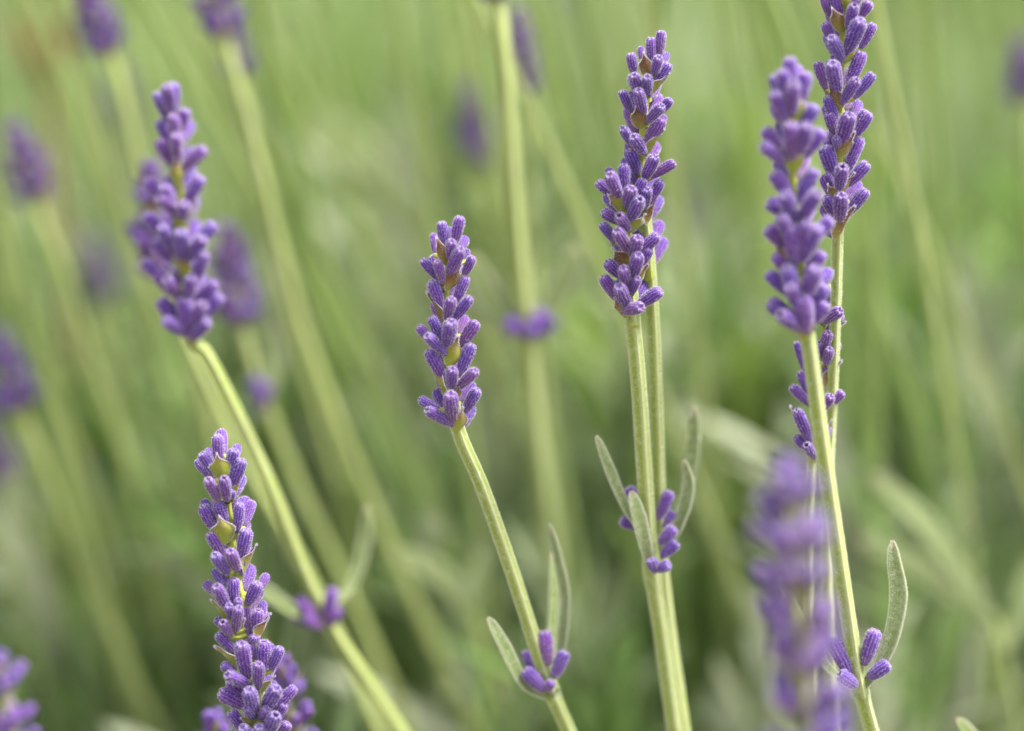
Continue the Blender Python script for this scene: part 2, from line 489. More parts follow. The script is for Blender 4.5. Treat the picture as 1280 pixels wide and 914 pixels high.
def digit_spike(root, axis, buds, bracts, scale=1.0, back=True):
    """axis: [(px,py,dz)] top to bottom.  buds: [(tipx,tipy,basex,basey,width_px,side)], side 1 towards
    the viewer, 0 across, -1 behind the axis.  bracts: [(tipx,tipy,basex,basey,width_px,turn)]"""
    ay = [a[1] for a in axis]; ax = [a[0] for a in axis]; az = [a[2] for a in axis]
    o = sorted(range(len(ay)), key=lambda i: ay[i])
    ay = [ay[i] for i in o]; ax = [ax[i] for i in o]; az = [az[i] for i in o]
    B = []
    for (tx, ty, bx, by, wd, side) in buds:
        lx, ly = tx - bx, ty - by; l = math.hypot(lx, ly) / 8.0
        L = min(2.75 * wd / 8.0, 6.4) if wd > 11 else l * 1.15
        L = max(L, l); dzz = min(math.sqrt(max(L * L - l * l, 0)), .72 * L)
        zb = float(np.interp(by, ay, az))
        # draw the hidden foot of the bud a little further in towards the axis
        axx = float(np.interp(by, ay, ax)); ext = .14
        bx2 = bx - lx * ext; by2 = by - ly * ext
        if side == 1: z0, z1 = zb - 1.5, zb - 1.5 - max(dzz, .5)
        elif side == 0: z0, z1 = zb - .4, zb - .4 - .35 * dzz
        else: z0, z1 = zb + 1.5, zb + 1.5 + .6 * dzz + .3
        B.append((P(bx2, by2, z0), P(tx, ty, z1), wd / 8000.0 * .93))
    # unseen far side, so that the spike is whole from any side
    if back:
        y = min(ay) + 52
        while y < max(ay) - 6:
            axx = float(np.interp(y, ay, ax)); zz = float(np.interp(y, ay, az))
            for k in (-1, 0, 1):
                a = k * .75 + rnd.uniform(-.2, .2)
                bx, by = axx + 3 * k, y + rnd.uniform(-4, 4)
                tx = bx + math.sin(a) * 20; ty = by - rnd.uniform(24, 32)
                B.append((P(bx, by, zz + 1.4), P(tx, ty, zz + 3.0 + 2.2 * math.cos(a)), 2.0e-3))
            y += rnd.uniform(26, 34)
    sp, path = rachis(root, axis, [b[0] for b in B])
    for b, t, wd in B: place_bud(sp, root, b, t, wd)
    for (tx, ty, bx, by, wd, turn) in bracts:
        zb = float(np.interp(by, ay, az))
        ca, sa = math.cos(math.radians(turn)), math.sin(math.radians(turn))
        nrm = -DIR * ca + RGT * sa + UPV * -.25
        z0 = zb - 1.5 * ca; z1 = zb - 3.6 * ca
        place_bract(sp, root, P(bx, by, z0), P(tx, ty, z1), wd / 8000.0, nrm)
    return sp

def auto_spike(root, axis, length_step=34, seed=0, bud_len=5.6, soft=False, size=1.0, phase=0., taper=True):
    """whorls of buds along an axis given in pixels"""
    r = random.Random(seed)
    path = smooth_path([P(*q) for q in axis], 60)
    L = np.concatenate([[0], np.cumsum(np.linalg.norm(np.diff(path, axis=0), axis=1))])
    T, X, Y = frames(path)
    tot = L[-1]; step = length_step / 8000.0
    s = .001; k = 0; B = []; C = []
    while s < tot:
        i = min(int(np.searchsorted(L, s)), len(path) - 1)
        p = Vector(path[i]); up = -Vector(T[i]); x = Vector(X[i]); y = Vector(Y[i])
        g = min(1, .5 + s / .02)
        top = s < .004
        for sd in (0, 1):
            ph = phase + k * (math.pi / 2 + .25) + sd * math.pi + r.uniform(-.2, .2)
            nb = 4 if top else r.choice((4, 4, 5))
            for j in range(nb):
                a = ph + (j - (nb - 1) / 2) * .55 + r.uniform(-.15, .15)
                out = x * math.cos(a) + y * math.sin(a)
                tilt = (.22 if top else r.uniform(.45, .98)) + r.uniform(-.1, .1)
                d = up * math.cos(tilt) + out * math.sin(tilt)
                b = p + out * (.0007 + .0007 * g) * size + up * r.uniform(-.0012, .0012)
                ln = bud_len * .001 * g * r.uniform(.72, 1.12) * size
                B.append((b, b + d * ln, (.0019 + .0004 * r.random()) * size * (.7 + .3 * g)))
            out = x * math.cos(ph) + y * math.sin(ph)
            C.append((p + out * .0012 - up * .0013, p + out * .0032 * size + up * .0034 * g, .0034 * g * size, out))
        s += step * (.62 if top else r.uniform(.88, 1.12)) ; k += 1
    sp, _ = rachis(root, axis, [b[0] for b in B] if not soft else [], detailed=not soft)
    for b, t, wd in B: place_bud(sp, root, b, t, wd, soft=soft)
    for b, t, wd, out in C: place_bract(sp, root, b, t, wd, out)
    return sp

def leaf(root, pts, width_px, face=0., parent=None, fuzz=True, thick=.62):
    """narrow blunt leaf along photo pixels base -> tip; face turns it about its length"""
    path = smooth_path([P(*q) for q in pts], 22)
    t = np.linspace(0, 1, 22)
    wv = np.interp(t, [0, .08, .35, .65, .85, .94, .985, 1], [.42, .5, .85, 1, .80, .58, .36, .12])
    nr = -DIR * math.cos(face) + RGT * math.sin(face)
    mb = MB()
    T, X, Y = frames(path, nr)
    k = 14; th = np.linspace(0, 2 * np.pi, k + 1); h = width_px / 16000.0
    # rolled margins: a shallow trough in the middle of both faces
    cx = np.cos(th); px_ = thick * .5 * np.sin(th) * (0.65 + .5 * np.abs(cx)) + .30 * np.abs(cx) ** 2
    V = path[:, None, :] + (h * wv)[:, None, None] * (cx[None, :, None] * Y[:, None, :] - px_[None, :, None] * X[:, None, :] * -1.)
    F = [(i * (k + 1) + j, i * (k + 1) + j + 1, (i + 1) * (k + 1) + j + 1, (i + 1) * (k + 1) + j) for i in range(21) for j in range(k)]
    F.append(tuple(21 * (k + 1) + j for j in range(k)))
    UV = np.stack(np.broadcast_arrays(th[None, :] / (2 * np.pi), t[:, None]), -1)
    mb.add(V.reshape(-1, 3), F, 0, UV.reshape(-1, 2))
    if fuzz: stalk_hairs(mb, V, T, path, 600, in_focus)
    return part('leaf', mb.mesh('leaf', [M_LEAF, M_GHAIR]), root, parent)

def node_buds(root, buds, dz, soft=False):
    for (tx, ty, bx, by, wd, z) in buds:
        place_bud(root, root, P(bx, by, dz + z), P(tx, ty, dz + z * 1.5), wd / 8000.0, soft=soft)

# ------------------------------------------------------------------ the setting
def ground():
    n = 60; xs = np.concatenate([[-900, -60, -8], np.linspace(-2.5, 2.5, n), [8, 60, 900]])
    ys = np.concatenate([[-900, -60, -8], np.linspace(-1.5, 4, n), [10, 60, 900]])
    V = []; k = len(ys)
    for x in xs:
        for y in ys:
            near = abs(x) < 3 and -2 < y < 5
            V.append((x, y, (.008 * math.sin(x * 13 + y * 5) + .006 * math.sin(y * 17 - x * 7)) if near else 0))
    F = [(i * k + j, (i + 1) * k + j, (i + 1) * k + j + 1, i * k + j + 1) for i in range(len(xs) - 1) for j in range(k - 1)]
    mb = MB(); mb.add(V, F); me = mb.mesh('ground', [M_SOIL])
    o = bpy.data.objects.new('ground', me); link(o); o['kind'] = 'structure'
    o['label'] = 'dry brown soil under the lavender bushes'
ground()

def ribbon_leaf_template(r, L, Wd, bend):
    """9 x 3 vertex narrow folded leaf along +Z, face +X"""
    t = np.linspace(0, 1, 6); wv = np.interp(t, [0, .1, .5, .85, 1], [.35, .6, 1, .8, .12]) * Wd * .5
    z = L * t - bend * L * .25 * t * t; x = bend * L * t * t
    V = np.zeros((6, 3, 3))
    for j, s in enumerate((-1, 0, 1)):
        V[:, j, 0] = x + (.28 * wv if s else 0); V[:, j, 1] = s * wv; V[:, j, 2] = z
    return V.reshape(-1, 3)
LF = [(i * 3 + j, i * 3 + j + 1, i * 3 + j + 4, i * 3 + j + 3) for i in range(5) for j in range(2)]

def shoot_template(seed):
    r = np.random.default_rng(seed); Vs = []; nl = 16
    for i in range(nl):
        h = .055 * (i // 2) / (nl / 2)
        L = r.uniform(.026, .048) * (1 - .35 * i / nl); tilt = r.uniform(.35, .95) * (1 - .55 * i / nl)
        V = ribbon_leaf_template(r, L, r.uniform(.0032, .0050), r.uniform(-.15, .35))
        c, s = math.cos(tilt), math.sin(tilt)
        V = V @ np.array([[c, 0, -s], [0, 1, 0], [s, 0, c]])          # lean outwards
        a = (i % 2) * math.pi + (i // 2) * math.pi / 2 + r.normal(0, .3); c, s = math.cos(a), math.sin(a)
        V = V @ np.array([[c, s, 0], [-s, c, 0], [0, 0, 1]])
        V[:, 2] += h; Vs.append(V)
    return np.array(Vs)       # nl x 18 x 3

def mound(x, y):
    """height of the leafy tops: rows of rounded bushes"""
    h = 0.0
    for (cx, cy, rx, ry, hh) in MOUNDS:
        q = ((x - cx) / rx) ** 2 + ((y - cy) / ry) ** 2
        h = np.maximum(h, hh * np.sqrt(np.maximum(0, 1 - q)))
    return h
MOUNDS = [(.06, .27, .52, .33, .385), (-.55, .50, .42, .40, .29), (.62, .55, .42, .40, .28),
          (.02, .95, .48, .42, .30), (-.70, 1.25, .45, .42, .30), (.72, 1.30, .45, .42, .30), (.05, 1.70, .55, .45, .30),
          (-.75, 2.05, .5, .45, .3), (.85, 2.1, .5, .45, .3), (.05, 2.5, .6, .5, .3), (-.6, -.15, .35, .3, .26), (.66, -.12, .35, .3, .26)]

def from_np(name, V, F, tone, mats):
    me = bpy.data.meshes.new(name)
    nq = len(F); k = F.shape[1]
    me.vertices.add(len(V)); me.vertices.foreach_set('co', V.astype(np.float32).ravel())
    me.loops.add(nq * k); me.loops.foreach_set('vertex_index', F.astype(np.int32).ravel())
    me.polygons.add(nq); me.polygons.foreach_set('loop_start', np.arange(0, nq * k, k, dtype=np.int32))
    me.update(calc_edges=True)
    at = me.color_attributes.new('tone', 'FLOAT_COLOR', 'POINT')
    at.data.foreach_set('color', np.c_[tone, np.ones(len(tone))].astype(np.float32).ravel())
    me.polygons.foreach_set('use_smooth', [True] * nq)
    for m in mats: me.materials.append(m)
    return me

def foliage():
    T = [shoot_template(i) for i in range(8)]
    r = npr; Vs = []; Cs = []
    pal = np.array([(.12, .22, .04), (.20, .31, .09), (.30, .41, .18), (.42, .48, .29), (.26, .40, .06), (.54, .58, .41), (.30, .20, .12)])
    pw = np.array([.20, .18, .18, .18, .12, .135, .005])
    n = 0
    for (cx, cy, rx, ry, hh) in MOUNDS:
        cnt = int(5200 * rx * ry / (.46 * .40) * (1 if cy < 1.2 else .55) * .42)
        for _ in range(cnt):
            a = r.uniform(0, 2 * np.pi); q = math.sqrt(r.uniform(0, 1))
            x, y = cx + rx * q * math.cos(a), cy + ry * q * math.sin(a)
            top = hh * math.sqrt(max(0, 1 - q * q))
            z = top * (1 - abs(r.normal(0, .22))) - .05
            if z < 0: z = r.uniform(0, .03)
            if y < .03 and z > .22: continue
            if z > top * .8 - .05 and math.sin(x * 47 + 2.1 * math.sin(y * 31)) * math.sin(y * 41 + 1.7 * math.sin(x * 29)) > .30: continue
            d = np.array([math.cos(a) * q * .7, math.sin(a) * q * .7, 1.0]) + r.normal(0, .28, 3); d /= np.linalg.norm(d)
            t = T[r.integers(0, 8)]
            s = r.uniform(.75, 1.25)
            u = np.cross(d, [0.3, 1, .1]); u /= np.linalg.norm(u); v = np.cross(d, u)
            c_, s_ = math.cos(a * 7), math.sin(a * 7); u, v = u * c_ + v * s_, v * c_ - u * s_
            V = t.reshape(-1, 3) * s @ np.array([u, v, d]) + np.array([x, y, z])
            Vs.append(V)
            base = pal[r.choice(7, p=pw)]
            col = np.repeat(base[None, :] * r.uniform(.75, 1.25, (16, 1)) * r.uniform(.75, 1.3), 18, 0)
            Cs.append(col); n += 1
    # taller leafy shoots standing out of the front bush, leaning with the flower stems
    for _ in range(120):
        x = r.uniform(-.16, .19); y = r.uniform(.075, .24)
        z = float(mound(x, y)) - .03 + r.uniform(-.02, .03)
        d = np.array([-.25 + .9 * x, .05, 1.0]) + r.normal(0, .22, 3); d /= np.linalg.norm(d)
        t = T[r.integers(0, 8)]; s = r.uniform(.8, 1.2)
        u = np.cross(d, [0.3, 1, .1]); u /= np.linalg.norm(u); v = np.cross(d, u)
        a = r.uniform(0, 6.28); u, v = u * math.cos(a) + v * math.sin(a), v * math.cos(a) - u * math.sin(a)
        Vs.append(t.reshape(-1, 3) * s @ np.array([u, v, d]) + np.array([x, y, z]))
        base = pal[r.choice(7, p=pw)]
        Cs.append(np.repeat(base[None, :] * r.uniform(.7, 1.25, (16, 1)) * r.uniform(.7, 1.2), 18, 0)); n += 1
    V = np.concatenate(Vs); C = np.concatenate(Cs)
    one = np.array(LF); F = (one[None] + (np.arange(n * 16) * 18)[:, None, None]).reshape(-1, 4)
    me = from_np('lavender_foliage', V, F, C, [M_FOL])
    o = bpy.data.objects.new('lavender_foliage', me); link(o); o['kind'] = 'stuff'
    o['label'] = 'mass of narrow grey-green leaves of the lavender bushes'; o['category'] = 'foliage'
foliage()

def thicket():
    """the uncountable far stalks, rising out of the bushes to spikes above the frame"""
    r = npr; Vs = []; Fs = []; Cs = []; off = 0
    for _ in range(900):
        y = .12 + 1.9 * r.uniform(0, 1) ** 2.0
        x = r.uniform(-.5, .5) * (.5 + y)
        z0 = float(mound(x, y)) * .6
        tall = r.uniform(.20, .34)
        top_line = (FOC.z + S * math.sin(PITCH)) - (y + S * math.cos(PITCH)) * math.tan(PITCH - math.radians(7.3))
        lx = r.normal(-.035 + .16 * x, .035); ly = r.normal(0, .03)
        h = max(z0 + tall, top_line + r.uniform(-.012, .12)) - z0
        n = 6; t = np.linspace(0, 1, n)
        path = np.stack([x + lx * (t + .5 * t * t), y + ly * t, z0 + h * t], 1)
        th = np.linspace(0, 2 * np.pi, 6, endpoint=False)
        T_, X_, Y_ = frames(path)
        rad = .0010 * r.uniform(.8, 1.25)
        V = path[:, None] + rad * (np.cos(th)[None, :, None] * X_[:, None] + np.sin(th)[None, :, None] * Y_[:, None])
        F = [(i * 6 + j, i * 6 + (j + 1) % 6, (i + 1) * 6 + (j + 1) % 6, (i + 1) * 6 + j) for i in range(n - 1) for j in range(6)]
        Vs.append(V.reshape(-1, 3)); Fs.append(np.array(F) + off); off += n * 6
        g = r.uniform(0, 1)
        Cs.append(np.tile(np.array([.26, .39, .09]) * (1 - g) + np.array([.50, .57, .24]) * g, (n * 6, 1)))
        # spike of simple four-sided buds at the top
        top = path[-1]
        for w_ in range(6):
            for b in range(6):
                a = b * 1.047 + w_ * .5; ti = .3 + .12 * w_
                o = np.array([math.cos(a) * math.sin(ti), math.sin(a) * math.sin(ti), math.cos(ti)])
                p = top + np.array([0, 0, .028 - .0055 * w_]) + o * .0006
                u = np.cross(o, [.2, .3, 1]); u /= np.linalg.norm(u); v = np.cross(o, u)
                ring = [p + o * .003 + q * .001 for q in (u, v, -u, -v)]
                Vs.append(np.array([p] + ring + [p + o * .0056])); Cs.append(np.tile([.20, .12, .42], (6, 1)) * r.uniform(.8, 1.2))
                Fs.append(np.array([(0, 1, 2, 2), (0, 2, 3, 3), (0, 3, 4, 4), (0, 4, 1, 1), (5, 2, 1, 1), (5, 3, 2, 2), (5, 4, 3, 3), (5, 1, 4, 4)])[:, :4] + off)
                off += 6
    V = np.concatenate(Vs); C = np.concatenate(Cs)
    allf = [tuple(dict.fromkeys(f)) for F in Fs for f in F.tolist()]
    me = bpy.data.meshes.new('lavender_thicket'); me.from_pydata(V.tolist(), [], allf)
    at = me.color_attributes.new('tone', 'FLOAT_COLOR', 'POINT')
    at.data.foreach_set('color', np.c_[C, np.ones(len(C))].astype(np.float32).ravel())
    me.materials.append(M_FOL)
    o = bpy.data.objects.new('lavender_thicket', me); link(o); o['kind'] = 'stuff'
    o['label'] = 'blurred crowd of distant green lavender stalks'; o['category'] = 'lavender'
thicket()

# ------------------------------------------------------------------ flower stems in focus
def cr(x0, y0, s, rows):
    """rows read off an enlarged crop -> photo pixels"""
    out = []
    for q in rows:
        tx, ty, bx, by, wd, e = q
        out.append((x0 + tx / s, y0 + ty / s, x0 + bx / s, y0 + by / s, wd / s, e))
    return out

# --- centre stem
buds = cr(515, 265, 6.53, [
    (385, 40, 355, 230, 100, 0), (240, 85, 265, 280, 95, 0), (170, 180, 190, 330, 62, -1), (318, 240, 310, 370, 90, 1),
    (440, 215, 400, 300, 85, -1), (400, 315, 310, 490, 105, 1), (500, 370, 430, 500, 85, 0), (90, 390, 200, 530, 85, 0),
    (208, 405, 250, 570, 80, 1), (160, 570, 240, 790, 110, 0), (440, 530, 360, 730, 95, 0), (320, 705, 290, 870, 95, 1),
    (480, 705, 340, 870, 92, 1), (300, 130, 300, 220, 60, -1), (455, 310, 440, 390, 52, -1), (240, 590, 270, 690, 75, -1)])
buds += cr(515, 395, 6.09, [
    (150, 10, 225, 170, 85, 0), (50, 85, 150, 190, 80, 0), (110, 155, 250, 280, 95, 1), (300, 50, 270, 220, 115, 1), (490, 45, 380, 210, 95, 0),
    (400, 10, 360, 130, 80, -1), (130, 260, 230, 460, 108, 0), (450, 215, 370, 430, 100, 0), (308, 400, 300, 540, 92, 1),
    (480, 415, 370, 530, 95, 1), (60, 635, 190, 700, 80, 0), (120, 710, 280, 815, 95, 1), (290, 600, 310, 780, 118, 1),
    (500, 560, 410, 710, 100, 0), (470, 520, 370, 640, 78, -1), (180, 570, 240, 700, 84, -1), (250, 225, 265, 300, 55, 1), (290, 790, 310, 840, 55, 1)])
bracts = cr(515, 265, 6.53, [(203, 205, 285, 440, 120, -15), (402, 430, 290, 645, 130, 25), (140, 650, 245, 900, 105, -70)])
bracts += cr(515, 395, 6.09, [(352, 160, 290, 395, 150, 20), (128, 350, 245, 600, 105, -68), (375, 685, 345, 900, 140, 25), (360, 545, 330, 640, 70, 10)])
AX = [(563, 302, -1), (561, 325, -.5), (559, 365, 0), (558, 420, 0), (561, 470, 0), (566, 510, .5), (575, 545, 1)]
ST = [(566, 505, .5), (575, 545, 1), (603, 610, 4), (640, 715, 9), (688, 862, 14), (718, 930, 17)]
cen = stalk('sharp short lavender spike on a green stalk with pale leaves at its lower joint', ST, 1.2, nodes=[(686, 862, 14)])
digit_spike(cen, AX, buds, bracts)
leaf(cen, [(684, 872, 14), (655, 855, 12), (628, 805, 10), (610, 772, 9)], 19, .9)
leaf(cen, [(690, 862, 16), (703, 810, 17), (708, 745, 17), (697, 690, 16), (687, 655, 15)], 20, -.9)
leaf(cen, [(686, 862, 18), (688, 800, 22), (692, 735, 24), (690, 690, 25)], 16, .4)
node_buds(cen, [(680, 790, 686, 832, 17, -1), (706, 815, 692, 848, 17, -1), (656, 838, 682, 864, 17, -1.4), (690, 852, 683, 864, 13, -1.6), (655, 815, 672, 848, 12, 1.5)], 13)

# --- left stem, sharp, leaning out of the lower edge
buds = cr(235, 530, 6.53, [
    (265, 55, 290, 230, 95, -1), (235, 95, 255, 310, 105, 0), (160, 210, 180, 300, 75, -1), (110, 240, 200, 390, 95, 0),
    (400, 180, 390, 260, 75, -1), (370, 210, 340, 370, 105, 0), (80, 300, 190, 440, 90, -1), (440, 290, 370, 490, 110, 0),
    (160, 460, 240, 610, 100, 1), (295, 445, 320, 610, 95, 1), (375, 550, 360, 610, 52, 1), (130, 625, 200, 750, 90, -1),
    (120, 670, 210, 850, 105, 0), (240, 630, 300, 800, 120, 0), (440, 655, 400, 860, 95, 0), (520, 635, 460, 820, 90, -1), (375, 620, 380, 750, 62, -1)])
buds += cr(245, 660, 6.53, [
    (120, 40, 230, 240, 105, 0), (420, 20, 370, 230, 120, 0), (150, 225, 250, 360, 105, 1), (280, 185, 330, 330, 105, 1), (400, 255, 370, 370, 60, 0),
    (150, 350, 250, 470, 100, -1), (85, 450, 180, 540, 95, -1), (165, 480, 250, 640, 105, 1), (300, 415, 310, 610, 105, 0), (370, 440, 390, 570, 75, -1),
    (590, 385, 500, 510, 80, -1), (510, 450, 430, 610, 110, 0), (345, 590, 345, 650, 75, 1), (265, 640, 290, 720, 85, 1), (345, 650, 330, 820, 100, 1),
    (410, 650, 430, 860, 75, 0), (500, 670, 490, 850, 105, 0), (550, 610, 530, 740, 90, -1), (165, 740, 220, 800, 75, 0), (215, 765, 280, 870, 90, 1)])
buds += cr(255, 770, 6.346, [
    (110, 140, 240, 280, 95, 0), (290, 225, 340, 470, 125, 1), (375, 220, 380, 340, 75, 0), (470, 205, 470, 400, 120, 0), (600, 250, 540, 410, 95, 0),
    (400, 150, 370, 210, 90, 0), (430, 385, 430, 550, 100, 1), (140, 390, 240, 440, 80, 0), (190, 460, 350, 550, 110, 1), (190, 520, 320, 630, 100, 0),
    (130, 610, 320, 710, 120, 0), (360, 590, 400, 770, 125, 1), (580, 575, 490, 720, 120, 1), (720, 570, 560, 730, 90, 0), (330, 730, 390, 800, 85, 1),
    (500, 740, 450, 810, 88, 1), (210, 760, 350, 930, 100, 0), (570, 780, 500, 940, 120, 1), (640, 700, 590, 820, 80, 0), (660, 850, 590, 960, 90, 0),
    (300, 900, 420, 1040, 110, 1), (440, 880, 470, 1060, 115, 1), (180, 930, 340, 1060, 100, 0), (680, 960, 560, 1080, 100, 0)])
bracts = cr(235, 530, 6.53, [(238, 240, 275, 460, 165, 0), (255, 740, 310, 980, 185, 5), (445, 430, 370, 610, 90, 70)])
bracts += cr(245, 660, 6.53, [(465, 130, 395, 370, 110, 72), (135, 580, 250, 760, 100, -62), (395, 735, 300, 890, 110, 35), (580, 690, 500, 930, 120, 62)])
bracts += cr(255, 770, 6.346, [(100, 230, 270, 410, 110, -60), (550, 465, 460, 620, 80, 45), (290, 800, 420, 880, 100, -10), (480, 810, 420, 890, 90, 20)])
AX = [(277, 570, -1), (281, 600, -1), (288, 650, 0), (294, 705, 0), (303, 755, 0), (315, 805, 0), (324, 860, .5), (330, 914, 1), (340, 960, 2)]
lef = stalk('long sharp lavender spike with two star-shaped brown bracts, its stalk out of view', [(336, 940, 1.5), (346, 985, 3), (375, 1080, 10)], 1.15)
digit_spike(lef, AX, buds, bracts)

# --- twin spikes, upper centre right
buds = cr(740, 30, 4.81, [
    (420, 45, 405, 180, 62, 0), (350, 85, 360, 230, 66, 0), (290, 140, 300, 210, 48, -1), (232, 180, 250, 290, 65, 0), (445, 185, 430, 235, 55, -1),
    (405, 205, 375, 290, 66, 1), (460, 240, 370, 380, 72, 0), (245, 300, 280, 400, 70, 1), (330, 315, 340, 410, 70, 1), (185, 400, 230, 520, 66, 0),
    (275, 400, 310, 530, 76, 1), (470, 450, 410, 530, 62, 0), (420, 490, 340, 580, 70, 1), (205, 510, 260, 650, 66, -1), (420, 570, 330, 715, 82, 0),
    (185, 625, 240, 720, 66, 1), (250, 680, 310, 770, 75, 1), (230, 760, 275, 890, 78, 0), (380, 800, 320, 920, 76, 1), (490, 825, 370, 910, 66, 0), (435, 550, 420, 610, 45, -1)])
buds += cr(740, 190, 4.355, [(380, 160, 320, 260, 62, 0), (300, 200, 285, 300, 65, 1), (330, 190, 310, 320, 62, 0), (360, 460, 290, 530, 65, -1)])
bracts = cr(740, 30, 4.81, [(310, 175, 330, 325, 85, -10), (465, 300, 350, 430, 80, 60), (262, 490, 300, 630, 105, -5), (425, 630, 330, 790, 85, 60)])
bracts += cr(740, 190, 4.355, [(355, 240, 300, 400, 70, 60)])
AX = [(818, 72, 1), (814, 92, 1), (806, 140, 1.5), (802, 185, 2), (803, 235, 3), (807, 290, 4), (812, 350, 5)]
tw = stalk('taller lavender spike of a close pair, its stalk running just behind its twin', [(805, 262, 3.5), (811, 330, 5), (817, 420, 7), (822, 560, 11), (826, 690, 16), (838, 800, 20), (857, 930, 24)], 1.15)
digit_spike(tw, AX, buds, bracts)
buds = cr(740, 190, 4.355, [
    (175, 45, 195, 120, 55, -1), (170, 70, 180, 190, 72, 0), (90, 95, 130, 170, 58, -1), (85, 130, 150, 240, 76, 1), (30, 165, 110, 230, 58, 0), (280, 150, 240, 230, 60, 0),
    (215, 195, 190, 290, 72, 1), (260, 260, 210, 360, 76, 1), (60, 325, 150, 380, 66, 0), (145, 350, 195, 415, 68, 1), (60, 385, 120, 480, 62, 0), (140, 430, 195, 530, 76, 1),
    (250, 465, 220, 560, 72, 1), (360, 460, 260, 540, 66, 0), (320, 530, 270, 610, 58, 0), (75, 600, 150, 670, 70, 0), (160, 640, 195, 720, 72, 1), (250, 570, 225, 670, 76, 1),
    (60, 680, 140, 800, 72, 0), (150, 730, 190, 840, 82, 1), (370, 750, 260, 830, 82, 0), (265, 840, 180, 865, 78, 1), (75, 240, 140, 320, 60, -1), (240, 690, 220, 760, 56, 1)])
bracts = cr(740, 190, 4.355, [(90, 220, 185, 330, 95, -25), (280, 330, 220, 440, 90, 40), (110, 520, 200, 640, 95, -35), (170, 700, 210, 790, 85, 0), (120, 800, 190, 900, 95, -30), (300, 610, 250, 720, 80, 50)])
AX = [(778, 205, 0), (782, 250, 0), (785, 300, .5), (787, 350, 1), (790, 392, 2), (793, 410, 2)]
tf = stalk('shorter lavender spike in front of its taller twin, two pairs of narrow leaves below', [(787, 355, 1), (790, 392, 2), (799, 490, 5), (806, 600, 9), (815, 712, 14), (828, 800, 18), (846, 930, 22)], 1.32, nodes=[(816, 714, 14)])
digit_spike(tf, AX, buds, bracts)
leaf(tf, [(806, 672, 12), (782, 635, 10), (762, 590, 9), (745, 545, 8)], 17, .8)
leaf(tf, [(814, 708, 12), (806, 680, 9), (798, 645, 8), (789, 614, 8)], 19, .1)
leaf(tf, [(826, 700, 14), (850, 655, 14), (862, 610, 14), (855, 575, 14)], 20, -.8)
leaf(tf, [(830, 690, 20), (852, 640, 22), (866, 570, 22), (869, 507, 22)], 21, -.5)
node_buds(tf, [(785, 610, 800, 640, 16, 0), (776, 650, 800, 660, 15, -1), (838, 615, 822, 650, 16, -1), (842, 660, 824, 680, 16, -2), (846, 678, 826, 696, 15, -2), (836, 706, 820, 712, 15, -3), (814, 700, 820, 716, 14, -3), (842, 640, 826, 660, 13, 1)], 13)

# --- tall sharp spike on the right
buds = cr(1010, 0, 6.09, [
    (120, -20, 160, 110, 75, 0), (200, -40, 240, 120, 105, 0), (350, 35, 310, 200, 92, 1), (470, 15, 390, 130, 90, 0), (120, 180, 190, 310, 85, 0), (395, 150, 310, 370, 125, 1),
    (500, 185, 410, 350, 90, 0), (180, 285, 255, 445, 100, 1), (190, 430, 215, 500, 58, -1), (75, 475, 130, 660, 82, 0), (180, 480, 225, 690, 120, 1), (410, 400, 320, 630, 102, 0),
    (365, 605, 270, 770, 95, 1), (495, 565, 360, 730, 86, 0), (150, 740, 210, 920, 92, 0), (390, 780, 350, 890, 82, -1), (450, 850, 380, 960, 90, 0), (300, 375, 280, 430, 50, 1), (230, 700, 250, 760, 55, 1),
    (380, -20, 350, 40, 75, 1), (330, -150, 300, 10, 95, 0), (210, -160, 250, -10, 95, 0), (420, -110, 340, 0, 85, 0), (270, -250, 280, -100, 90, 0)])
buds += cr(1010, 140, 5.71, [
    (290, 20, 240, 210, 112, 1), (440, 10, 340, 160, 92, 0), (350, -5, 320, 100, 65, -1), (150, 10, 190, 150, 88, 0), (210, 185, 210, 250, 66, 1), (380, 190, 280, 410, 90, 0),
    (120, 250, 180, 430, 110, 0), (240, 390, 225, 540, 102, 1), (425, 370, 290, 510, 96, 0), (140, 440, 170, 530, 64, 0), (370, 520, 290, 620, 78, -1), (410, 555, 300, 710, 96, 0),
    (240, 590, 225, 760, 104, 1), (130, 600, 180, 730, 92, 0), (100, 800, 180, 880, 80, -1)])
bracts = cr(1010, 0, 6.09, [(183, 55, 265, 245, 125, -15), (395, 290, 280, 490, 125, 30), (163, 635, 250, 830, 120, -25), (250, -120, 290, 70, 110, 0)])
bracts += cr(1010, 140, 5.71, [(330, 140, 220, 325, 120, 20), (335, 440, 230, 580, 90, 40), (322, 670, 195, 915, 120, 48), (140, 520, 200, 640, 90, -40)])
AX = [(1058, -35, -1), (1056, 10, -1), (1053, 60, 0), (1050, 110, 0), (1051, 160, 0), (1050, 210, 0), (1048, 260, 0), (1047, 305, .5)]
rt = stalk('tall crisp lavender spike behind the plump soft one, bare stalk showing below it', [(1048, 265, 0), (1047, 305, .5), (1044, 400, 3), (1039, 520, 7), (1034, 620, 10), (1034, 760, 15), (1042, 930, 20)], .95)
digit_spike(rt, AX, buds, bracts)

